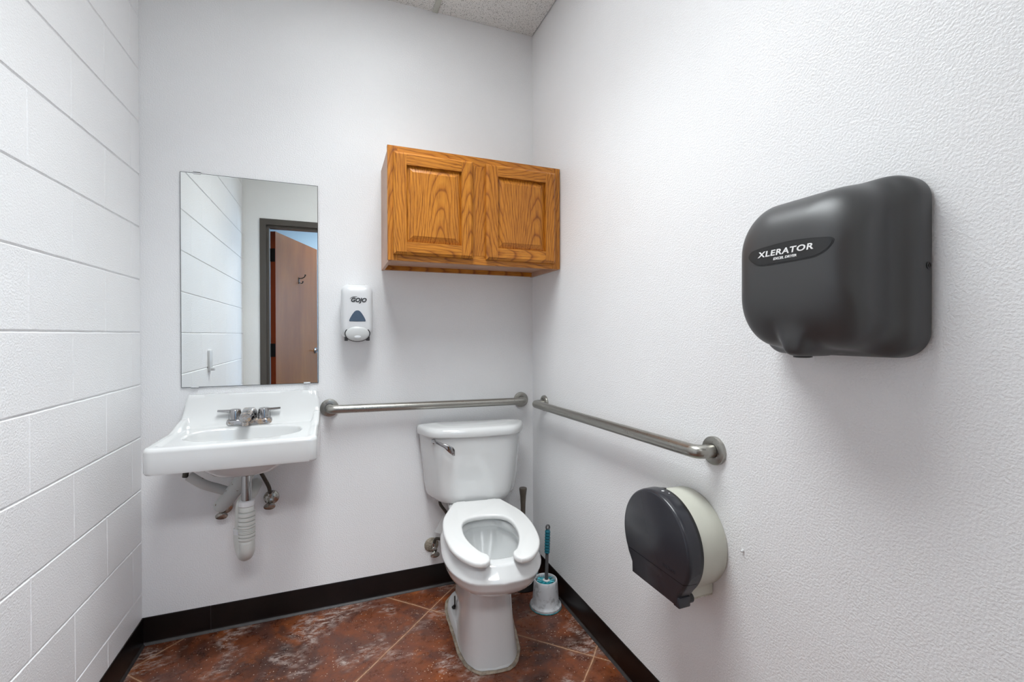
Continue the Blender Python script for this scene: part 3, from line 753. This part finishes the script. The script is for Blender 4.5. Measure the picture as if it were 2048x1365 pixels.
# ------------------------------------------------------------------ toilet (turned a little to the left on its flange)
TH = -math.radians(7.5)
to = thing('toilet', 'white china toilet with open-front seat in the back right corner', 'toilet', (1.316, -.016, 0), TH)
def ring_at(ctrl, z, n=28, keel=0): 
    r = half_outline(ctrl, n)
    return [(x, y - keel*max(0, 1-abs(x)/.038)*(1 if y < -.5 else 0), z) for x, y in r]
NB = 28
def egg(w_, yb, yf, bw, z, keel=0, front=.55):
    """bowl plan: half width w_, back edge yb with half width bw, nose yf"""
    L = yb-yf
    ctrl = [(0, yb), (bw*.6, yb), (bw, yb-.012), (w_*.90+bw*.05, yb-L*.26), (w_, yb-L*.47), (w_*.99, yb-L*.66), (w_*.86, yb-L*.83), (w_*.54, yb-L*.963), (0, yf)]
    return ring_at(ctrl, z, NB, keel)
def ped(w_, yf, z, keel=0):
    return ring_at([(0, -.10), (.05, -.10), (.082, -.115), (w_*.93, -.25), (w_, -.40), (w_*.985, -.48), (w_*.86, -.555), (w_*.55, yf+.012), (0, yf)], z, NB, keel)
bm = bmesh.new()
rings = [
 egg(.046, -.40, -.50, .02, .205), egg(.062, -.38, -.53, .03, .225), egg(.078, -.37, -.565, .045, .27), egg(.096, -.362, -.632, .055, .315), egg(.113, -.355, -.690, .062, .36), egg(.120, -.352, -.710, .064, .388), egg(.124, -.350, -.720, .066, .405),
 egg(.116, -.358, -.706, .060, .412), egg(.110, -.364, -.698, .058, .420), egg(.110, -.364, -.698, .058, .440), egg(.113, -.360, -.702, .060, .4445),
 egg(.120, -.345, -.708, .066, .4455), egg(.148, -.235, -.734, .100, .4455), egg(.158, -.225, -.742, .104, .4435), egg(.164, -.20, -.748, .108, .437), egg(.1735, -.19, -.766, .112, .410),
 egg(.1785, -.185, -.774, .113, .400), egg(.1795, -.183, -.775, .113, .394), egg(.1755, -.18, -.770, .112, .387), egg(.1745, -.17, -.767, .110, .374), egg(.169, -.15, -.754, .106, .354), egg(.154, -.13, -.735, .10, .336),
 egg(.128, -.12, -.694, .095, .316), egg(.106, -.11, -.650, .09, .301), ped(.096, -.616, .290, .006), ped(.0895, -.600, .280, .016), ped(.0868, -.593, .268, .017), ped(.0860, -.591, .256, .006),
 ped(.0855, -.590, .235), ped(.090, -.592, .17), ped(.100, -.600, .09), ped(.109, -.610, .03), ped(.113, -.616, .0)]
loft(bm, rings)
bm_o = from_bm('bowl', bm, M_porc, to, 75)
# rear deck under the tank, trapway body and foot flange
def rplan(hx_, y0, y1, z, r=.03): return [(x, y, z) for x, y in rrect(hx_, (y1-y0)/2, r, 8, 0, (y0+y1)/2)]
bm = bmesh.new()
loft(bm, [rplan(.075, -.30, -.05, .0), rplan(.072, -.32, -.05, .15), rplan(.085, -.33, -.045, .28), rplan(.105, -.30, -.04, .36), rplan(.118, -.27, -.035, .41), rplan(.120, -.255, -.035, .440), rplan(.115, -.25, -.04, .446)])
from_bm('rear_deck', bm, M_porc, to, 50)
def foot(f, z):
    A_ = [(0, -.10), (.07, -.10), (.112, -.13), (.131, -.20), (.130, -.28), (.122, -.36), (.116, -.44), (.110, -.50), (.090, -.570), (.055, -.610), (0, -.618)]
    B_ = [(0, -.11), (.06, -.11), (.098, -.14), (.120, -.20), (.119, -.275), (.106, -.345), (.088, -.42), (.075, -.48), (.060, -.53), (.035, -.56), (0, -.57)]
    return ring_at([(a[0]*(1-f)+b2[0]*f, a[1]*(1-f)+b2[1]*f) for a, b2 in zip(A_, B_)], z, 28)
bm = bmesh.new(); loft(bm, [foot(0, 0), foot(0, .004), foot(.25, .018), foot(.6, .027), foot(1, .031), foot(1.4, .032)]); from_bm('foot', bm, M_porc, to, 50)
for s in (-1, 1):
    b_ = lathe('floor_bolt', [(.0028, 0), (.0028, .048), (.001, .049)], M_rubber, to, (s*.103, -.255, .034), (0,0,1), 10)
    lathe('bolt_washer', [(.013, .0), (.013, .002), (.007, .004), (.007, .008)], M_rubber, b_, (s*.103, -.255, .034), (0,0,1), 18)
# caulk bead: crumbly ring round the foot
cpts = [Vector((x*1.02, y if y > -.3 else y*1.012, .002)) for x, y, z in foot(0, 0)]
bm = bmesh.new(); cp2 = cpts + [cpts[0]]
add_tube(bm, [p + Vector((.003*noise.noise(p*60), .003*noise.noise(p*50+Vector((5,0,0))), 0)) for p in cp2], [.0075+.003*noise.noise(p*45) for p in cp2], 8, flat=.7)
from_bm('caulk', bm, M_caulk, to, 60)
# water in the bowl
bm = bmesh.new(); r = egg(.074, -.372, -.553, .04, .262); f = bm.faces.new([bm.verts.new(p) for p in r]); bmesh.ops.recalc_face_normals(bm, faces=bm.faces)
if f.normal.z < 0: f.normal_flip()
from_bm('water', bm, M_water, to, fix=False)
# seat
outer = [(0, -.205), (.07, -.205), (.103, -.2065), (.1085, -.216), (.135, -.285), (.160, -.36), (.171, -.44), (.172, -.53), (.160, -.63), (.137, -.695), (.106, -.742), (.082, -.759), (.060, -.760), (.046, -.747), (.040, -.727), (.044, -.703), (.060, -.685), (.082, -.63), (.097, -.565), (.101, -.50), (.094, -.44), (.073, -.400), (.040, -.383), (0, -.378)]
hp = crom([(x, y, 0) for x, y in outer], 5)
right = [(p.x, p.y) for p in hp]
out_r = right; 
full = right[:-1] + [(-x, y) for x, y in reversed(right)][0:-1]
# full goes: back centre -> right side -> opening back centre -> left inner -> left outer
seen = []; 
for p in full:
    if not seen or math.dist(seen[-1], p) > 1e-5: seen.append(p)
# the seat is built in two mirrored halves joined at the back, each a clean loop
def seat_half(s):
    # strip between outer and inner curves gives clean quads
    oi = crom([(x, y, 0) for x, y in outer[:14]], 6); ii = crom([(x, y, 0) for x, y in reversed(outer[13:])], 6)
    def rs(P, n):
        L = [0]
        for a, b2 in zip(P, P[1:]): L.append(L[-1]+(b2-a).length)
        o_ = []
        for k in range(n+1):
            q = L[-1]*k/n; i = 0
            while i < len(L)-2 and L[i+1] < q: i += 1
            o_.append(P[i].lerp(P[i+1], (q-L[i])/max(1e-9, L[i+1]-L[i])))
        return o_
    n = 40; return rs(oi, n), rs(ii, n)
O_, I_ = seat_half(1)
loop = [(-p.x, p.y) for p in reversed(O_)][:-1] + [(p.x, p.y) for p in O_][0:] + [(p.x, p.y) for p in reversed(I_)][1:] + [(-p.x, p.y) for p in I_][1:-1]
prism('seat', loop, .022, M_seat, to, .0085, 4, Matrix.Translation((0, -.012, .4525)) , 40)
for x, y in ((-.125, -.40), (.125, -.40), (-.10, -.68), (.10, -.68)): box('seat_bumper', (x-.012, y-.006, .444), (x+.012, y+.006, .4535), M_seat, to, .001)
for s in (-1, 1):
    bm = bmesh.new(); add_box(bm, (s*.07-.02, -.225, .446), (s*.07+.02, -.196, .468), .004); from_bm('seat_hinge', bm, M_seat, to, 40)
# tank
def tank_ring(k, z, fr=.0, bk=-.032, cyf=0):
    c = [(0, bk), (.12*k, bk), (.225*k, bk-.001), (.247*k, bk-.014), (.240*k, -.075), (.215*k, -.130-fr), (.186*k, -.172-fr), (.150*k, -.192-fr), (.08*k, -.202-fr), (0, -.205-fr)]
    return ring_at(c, z, 28)
bm = bmesh.new()
tr_ = [(.50, .446), (.70, .449), (.80, .456), (.855, .470), (.88, .490), (.895, .52), (.93, .60), (.965, .68), (.985, .745), (.985, .752)]
rg = []
for k, z in tr_:
    q = tank_ring(k, z, -.012 + .012*min(1, (z-.446)/.3)); 
    if k < .86: q = [(x, -.115+(y+.115)*(.45+.55*((k-.50)/.36)**.8 if k > .5 else .45), zz_) for x, y, zz_ in q]
    rg.append(q)
loft(bm, rg); from_bm('tank', bm, M_porc, to, 60)
bm = bmesh.new()
loft(bm, [tank_ring(1.0, .750, .0), tank_ring(1.035, .752, .009, -.028), tank_ring(1.04, .757, .011, -.027), tank_ring(1.04, .772, .011, -.027), tank_ring(1.032, .782, .009, -.029), tank_ring(1.005, .789, .002, -.034),
          tank_ring(.95, .7925, -.008, -.042), tank_ring(.86, .7935, -.02, -.046), tank_ring(.80, .7955, -.03, -.050), tank_ring(.74, .7962, -.04, -.054)])
from_bm('tank_lid', bm, M_porc, to, 60)
fl = lathe('flush_lever', [(.011, -.002), (.011, .007), (.007, .010)], M_chrome, to, (-.184, -.170, .735), (-.6, -.8, 0), 20)
bm = bmesh.new(); hp_ = [((-.196, -.186, .741), .005, .006), ((-.170, -.2200, .737), .0055, .0075), ((-.145, -.2380, .728), .005, .009), ((-.127, -.2440, .716), .005, .0155), ((-.108, -.2440, .703), .005, .0190), ((-.100, -.243, .697), .0035, .0140)]
rr = []
for (x, y, z), a, b2 in hp_: rr.append([(x+.35*u*0, y+u, z+v_) for u, v_ in rrect(a, b2, a*.9, 5)])
loft(bm, rr); from_bm('lever_arm', bm, M_chrome, fl, 60)
# toilet supply valve
tv = stop_valve('corroded shut-off valve on the wall low beside the toilet', (1.134, -.001, .200), None, False)
lathe('corroded_plate', [(.034, .001), (.033, .005), (.02, .010), (.012, .012)], simple('rust_speckled_plate', srgb(176,166,150), .6, .2, vary=.6, vscale=90), tv, (-.004, 0, .004), (0,-1,0), 28)
sl = tube('supply_line', [Vector((1.134, -.001, .200)) + p for p in crom([(.0, -.046, .030), (.006, -.055, .052), (.03, -.075, .056), (.07, -.09, .055), (.085, -.09, .09), (.055, -.085, .17), (.02, -.09, .225), (.020, -.095, .252)], 8)], .0068, M_hose, None, 14)
bpy.context.view_layer.update()
sl.parent = to; sl.matrix_parent_inverse = to.matrix_world.inverted()
tg = prism('paper_tag', [(-.02, -.04), (.02, -.04), (.02, .04), (-.02, .04)], .0015, M_clear, to, 0, 1, to.matrix_world.inverted() @ Matrix.Translation((1.134+.030, -.093, .328)) @ Matrix.Rotation(.5, 4, 'Y') @ Matrix.Rotation(PI/2, 4, 'X'))

# ------------------------------------------------------------------ plunger and toilet brush
pl = thing('plunger', 'plunger with dark flared handle standing behind the toilet bowl', 'plunger', (1.545, -.145, 0))
lathe('rubber_cup', [(.066, 0), (.070, .004), (.066, .02), (.058, .05), (.040, .072), (.020, .085), (.016, .10), (.0, .101)], M_rubber, pl, (0,0,0), (0,0,1), 32)
lathe('handle', [(.0095, .09), (.0095, .28), (.0108, .34), (.0118, .39), (.0142, .43), (.0178, .458), (.0186, .465), (.0175, .470), (.0, .4705)], M_handle, pl, (0,0,0), (0,0,1), 24)
BRX, BRY = 1.573, -.338
cdx = thing('brush_holder', 'dusty white tapered toilet brush holder on the floor by the right baseboard', 'brush holder', (BRX, BRY, 0))
lathe('holder_body', [(.069, .001), (.070, .006), (.069, .013), (.063, .018), (.0585, .024), (.0565, .06), (.0535, .105), (.0525, .117), (.050, .122), (.0465, .122), (.0445, .118), (.044, .112), (.046, .03), (.045, .012), (.001, .011)], M_caddy, cdx, (0,0,0), (0,0,1), 48)
lathe('base_rim', [(.0695, .0), (.0712, .003), (.0695, .0055)], M_bristle, cdx, (0,0,0), (0,0,1), 48)
bs = thing('toilet_brush', 'toilet brush with teal ribbed grip standing in its dusty white holder', 'toilet brush', (BRX, BRY, .0125))
rnd = random.Random(3); bm = bmesh.new()
for k in range(230):
    a = rnd.uniform(0, 2*PI); z = rnd.uniform(.02, .098) if k < 110 else rnd.uniform(.094, .104); ln_ = .0405*(.93+.07*rnd.random())
    p = Vector((.006*math.cos(a), .006*math.sin(a), z)); q = Vector((ln_*math.cos(a), ln_*math.sin(a), z+rnd.uniform(-.004, .006)))
    add_tube(bm, [p, q], .0013, 4)
from_bm('bristle_head', bm, M_bristle, bs, 60)
lean = Vector((.012, .0, .365))
def L_(z): return Vector((.0, 0, 0)) + lean*(z/.365)
tube('shaft', [L_(.004), L_(.12), L_(.24)], [.0085, .0078, .0074], M_tpgrey, bs, 14)
lathe('shaft_collar', [(.0, .098), (.016, .098), (.016, .104), (.009, .107)], M_grey, bs, (0,0,0), lean.normalized(), 20)
gp = []; gr = []
for k in range(45):
    z = .222+.105*k/44; gp.append(L_(z)); gr.append((.0115+.0009*math.sin(k*1.15)) * (1 if 1 < k < 43 else .82))
tube('grip', gp, gr, M_teal, bs, 18, 60)
bm = bmesh.new(); bmesh_t = []
for i in range(24):   # hanging loop: a small torus set on the grip
    a = 2*PI*i/24; cxx = L_(.337) + Vector((math.cos(a)*.0078, 0, math.sin(a)*.0098))
    bmesh_t.append([cxx + Vector((math.cos(a)*math.cos(b2)*.0036, math.sin(b2)*.0050, math.sin(a)*math.cos(b2)*.0036)) for b2 in [2*PI*j/10 for j in range(10)]])
bmesh_t.append(bmesh_t[0]); loft(bm, bmesh_t, False, False); bmesh.ops.remove_doubles(bm, verts=bm.verts, dist=1e-6)
from_bm('hanging_loop', bm, M_tpgrey, bs, True)

# ------------------------------------------------------------------ hand dryer
# local frame: x = away from the wall (world -x), y along the wall toward the camera, z up
dc = Vector((W, -1.557, 1.327))
hd = thing('hand_dryer', 'large graphite grey hand dryer on the right wall', 'hand dryer', dc)
def dr_ring(d, hy, zt, zb, r, n=14, notop=None):
    o_ = [(-d, -y, z) for y, z in rrect(hy, (zt-zb)/2, r, n, 0, (zt+zb)/2)]
    q = 3*(n+1); a, b_ = o_[q-1], o_[q]          # flat run along the bottom, split evenly
    t2 = [tuple(a[i_]+(b_[i_]-a[i_])*k/15 for i_ in range(3)) for k in range(1, 15)]
    return o_[:q] + t2 + o_[q:]
bm = bmesh.new()
R_ = [(.0005, .147, .160, -.160, .046), (.006, .149, .1615, -.1615, .047), (.020, .149, .1615, -.1615, .047), (.034, .1485, .1615, -.161, .047), (.043, .146, .161, -.1600, .047), (.050, .1395, .1595, -.1575, .048),
      (.056, .131, .1575, -.155, .050), (.064, .1245, .155, -.151, .053), (.076, .1220, .1525, -.148, .057), (.092, .1220, .1495, -.1465, .060), (.108, .1225, .146, -.1445, .063), (.122, .1220, .1415, -.141, .067),
      (.134, .1205, .1345, -.134, .070), (.145, .1165, .126, -.124, .072), (.155, .109, .114, -.111, .072), (.163, .099, .100, -.096, .068), (.169, .086, .082, -.078, .060), (.1725, .069, .060, -.056, .048), (.1738, .047, .038, -.034, .03), (.1742, .02, .015, -.015, .012)]
rg = []
for d, hy, zt, zb, r in R_: rg.append([list(p) for p in dr_ring(d, hy, zt, zb, r)])
# nozzle shroud: pull the underside of the front outward round the middle
NZ = {.163: (.1615, -.104), .155: (.160, -.126), .145: (.158, -.145), .134: (.153, -.1575), .122: (.138, -.1612)}
for (d, hy, zt, zb_, r), ring in zip(R_, rg):
    if not .06 < d < .165: continue
    td, tz = NZ.get(d, (d, -.1612))
    for p in ring:
        low = min(1, max(0, (p[2]/zb_-.90)/.09)); k = math.exp(-((p[1]+.004)/.027)**4)*low*low*(3-2*low)
        p[2] += (tz-p[2])*k; p[0] += (-td-p[0])*k
loft(bm, rg); cov = from_bm('cover', bm, M_dryer, hd, True)
ss = cov.modifiers.new('subd', 'SUBSURF'); ss.levels = 1; ss.render_levels = 2
lathe('nozzle', [(.0, 0), (.019, .0), (.019, .0025), (.014, .0035)], M_black, hd, (-.118, 0, -.1605), (0,0,-1), 28, sx=.75, sy=1)
# badge: fin-shaped black plate lying on the cover, with its lettering
from mathutils.bvhtree import BVHTree
bpy.context.view_layer.update()
dg = bpy.context.evaluated_depsgraph_get(); ss.levels = 2; dg.update()
ev = cov.evaluated_get(bpy.context.evaluated_depsgraph_get()); me_ev = ev.to_mesh()
bvh = BVHTree.FromPolygons([v.co.copy() for v in me_ev.vertices], [list(p.vertices) for p in me_ev.polygons]); ev.to_mesh_clear()
def drape(me, lift=0.0):
    """lay a mesh given as (s, h, thickness) in local XYZ onto the front of the cover"""
    for v in me.vertices:
        s_, h_, t_ = v.co
        hit = bvh.ray_cast(Vector((-.4, -s_, h_)), Vector((1, 0, 0)))
        x = hit[0].x if hit[0] else -.165
        v.co = Vector((x - lift - t_, -s_, h_))
def grid_fill(outline, nx=44, ny=12, t=.0018):
    """plate of columns between the outline's upper and lower edge, so that it can bend with the surface"""
    xs = [p[0] for p in outline]; x0, x1 = min(xs), max(xs); bm = bmesh.new(); top = []; 
    def span(x):
        zs = []
        for (ax, az), (bx, bz) in zip(outline, outline[1:]+outline[:1]):
            if (ax-x)*(bx-x) <= 0 and abs(ax-bx) > 1e-12: zs.append(az+(bz-az)*(x-ax)/(bx-ax))
        return min(zs), max(zs)
    for k in range(nx+1):
        x = x0+1e-5+(x1-x0-2e-5)*(.5-.5*math.cos(PI*k/nx)); a, b2 = span(x)
        top.append([(x, a+(b2-a)*j/ny) for j in range(ny+1)])
    vt = [[bm.verts.new((x, z, t)) for x, z in c] for c in top]; vb = [[bm.verts.new((x, z, -.003)) for x, z in c] for c in top]
    for i_ in range(nx):
        for j in range(ny): bm.faces.new((vt[i_][j], vt[i_+1][j], vt[i_+1][j+1], vt[i_][j+1]))
        bm.faces.new((vb[i_][0], vb[i_+1][0], vt[i_+1][0], vt[i_][0])); bm.faces.new((vt[i_][ny], vt[i_+1][ny], vb[i_+1][ny], vb[i_][ny]))
    for i_ in (0, nx):
        for j in range(ny): bm.faces.new((vt[i_][j], vt[i_][j+1], vb[i_][j+1], vb[i_][j]))
    return bm
bo = [(p.x, p.y) for p in crom([(-.0755, .036, 0), (-.0725, .043, 0), (-.063, .0478, 0), (-.023, .0512, 0), (.016, .0528, 0), (.051, .0508, 0), (.070, .0488, 0), (.084, .0470, 0), (.0890, .0440, 0), (.0893, .0395, 0), (.0865, .0335, 0), (.077, .0245, 0), (.060, .0180, 0), (.034, .0165, 0), (-.003, .0160, 0), (-.036, .0160, 0), (-.052, .0185, 0), (-.067, .0270, 0)], 6, True)]
bc = (sum(p[0] for p in bo)/len(bo), sum(p[1] for p in bo)/len(bo))
rim = [(bc[0]+(x-bc[0])*1.018, bc[1]+(z-bc[1])*1.07) for x, z in bo]
M_badge = simple('badge_black', srgb(34,34,35), .35)
bm = grid_fill(rim, t=.0006); rimo = from_bm('badge_rim', bm, M_black, hd, 40); drape(rimo.data)
bm = grid_fill([(bc[0]+(x-bc[0])*.985, bc[1]+(z-bc[1])*.94) for x, z in bo], t=.0012); bad = from_bm('badge', bm, M_badge, hd, 40); drape(bad.data)
tx = text_mesh('brand_lettering', 'XLERATOR', .0150, M_wink, bad, Matrix.Translation((.004, .0365, .0014)) @ Matrix.Rotation(-.004, 4, 'Z'), .0003, .12, .00035, 1.36, 'CENTER', 1.12); drape(tx.data)
tx = text_mesh('small_lettering', 'EXCEL DRYER', .0062, M_wink, bad, Matrix.Translation((.006, .0250, .0014)), .0003, .2, .0002, 1.22); drape(tx.data)
lathe('indicator_dot', [(.0, 0), (.0016, 0), (.0016, .0005)], M_wink, bad, (-.1665, -.0815, .0440), (-1,0,0), 12)
lathe('security_screw', [(.0065, .0), (.0068, .0012), (.0045, .0014), (.0040, .0003), (.0022, .0003), (.0020, .0012)], M_black, hd, (-.017, -.1488, -.002), (0,-1,0), 16)

# ------------------------------------------------------------------ jumbo tissue dispenser
tp = thing('tissue_dispenser', 'round jumbo toilet tissue dispenser, smoke black cover on a beige back', 'tissue dispenser', (W, -1.137, .635))
def disc(r, x, zcut=None, n=96, dy=0):
    out = []
    for k in range(n):
        a = 2*PI*k/n; y, z = r*math.cos(a), r*math.sin(a); out.append((x, y+dy, z))
    return out
bm = bmesh.new()
loft(bm, [disc(.128, -.0005), disc(.1305, -.004), disc(.131, -.05), disc(.1325, -.092)])
from_bm('back_case', bm, M_beige, tp, 40)
bm = bmesh.new(); loft(bm, [disc(.1375, -.0885), disc(.1378, -.0985)]); from_bm('case_seam', bm, M_black, tp, 40)
bm = bmesh.new()
# lower tray with a serrated tear edge
add_box(bm, (-.112, -.081, -.130), (-.002, .081, -.085), .004)
from_bm('tear_tray', bm, M_beige, tp, 40)
bm = bmesh.new()
for k in range(26):
    x = -.004-k*.0041
    for yy in (-.0805,):
        vs = [bm.verts.new(p) for p in ((x, yy, -.130), (x-.0041, yy, -.130), (x-.00205, yy, -.1345), (x, yy+.0015, -.130), (x-.0041, yy+.0015, -.130), (x-.00205, yy+.0015, -.1345))]
        for q in ((0,1,2), (3,5,4), (0,2,5,3), (1,4,5,2), (0,3,4,1)): bm.faces.new([vs[i_] for i_ in q])
from_bm('serrated_edge', bm, M_beige, tp)
# smoke cover: disc above the seam, flat-footed apron below it
ZS = -.062
def cover_out(r, lower):
    pts = []
    if not lower:
        a0 = math.asin(ZS/r); n = 80
        for k in range(n+1):
            a = a0 + (PI-2*a0)*k/n; pts.append((r*math.cos(a), r*math.sin(a)))
    else:
        z = ZS-.0016; k_ = r/.138; c = math.sqrt(max(0, r*r-z*z))
        left = [(c, z), (c*.955, z-.012), (.107*k_, -.090*k_), (.098*k_, -.103*k_), (.097*k_, -.1325*k_)]
        pts = [(y, zz_) for y, zz_ in left] + [(-y, zz_) for y, zz_ in reversed(left)]
    return pts
for lower, nm in ((False, 'upper_cover'), (True, 'lower_cover')):
    bm = bmesh.new()
    rr = []
    for r, x in ((.1335, -.0965), (.1400, -.0990), (.1395, -.124), (.1378, -.1325), (.1345, -.1365), (.131, -.1380)):
        rr.append([(x, y, z) for y, z in cover_out(r, lower)])
    loft(bm, rr); cvo = from_bm(nm, bm, M_tpblack, tp, 35)
    if not lower: upc = cvo
mk = Matrix(((0,0,-1,-.1383), (-1,0,0,-.065), (0,1,0,-.045), (0,0,0,1)))
text_mesh('raised_mark', 'SAN JAMAR', .0105, M_tpblack, upc, mk, .0006, 0, .0003, .95)
bm = bmesh.new(); add_box(bm, (-.1365, -.1025, -.1335), (-.099, -.080, -.106), .003); lk = from_bm('lock_block', bm, M_tpblack, tp, 40)
lathe('lock_barrel', [(.0125, 0), (.0125, .014), (.011, .016)], M_black, tp, (-.100, -.088, -.119), (1,0,0), 28)
bm = bmesh.new(); add_lathe(bm, [(.0, 0), (.0040, .0), (.0040, .0006)], (-.112, -.010, .1393), (0,0,1), 16); add_lathe(bm, [(.0, 0), (.0022, .0), (.0022, .0006)], (-.104, -.026, .137), (0,-.1,1), 12)
from_bm('catch_dots', bm, M_white, tp)
lathe('top_catch', [(.0, .0), (.018, .0), (.018, .0018), (.016, .0024)], M_black, tp, (-.104, .012, .1362), (0,.08,1), 24, sx=.5, sy=1.2)

# ------------------------------------------------------------------ small things on the walls
an = lathe('wall_anchor', [(.0, 0), (.0042, .0), (.0046, .002), (.0030, .003), (.0022, .007), (.0, .0075)], M_white, None, (0,0,0), (-1,0,-.2), 12)
an.location = (W, -1.313, .663); tag(an, 'tiny white plastic anchor stub on the right wall beside the tissue dispenser', 'wall anchor')
sw = thing('wall_bracket', 'narrow white bracket on the block wall, seen in the lower left of the mirror', 'bracket', (.0, -1.043, 1.04))
box('bracket_plate', (.0005, -.030, -.045), (.012, .030, .078), M_white, sw, .002)
box('bracket_arm', (.012, -.012, -.045), (.030, .012, -.030), M_white, sw, .001)
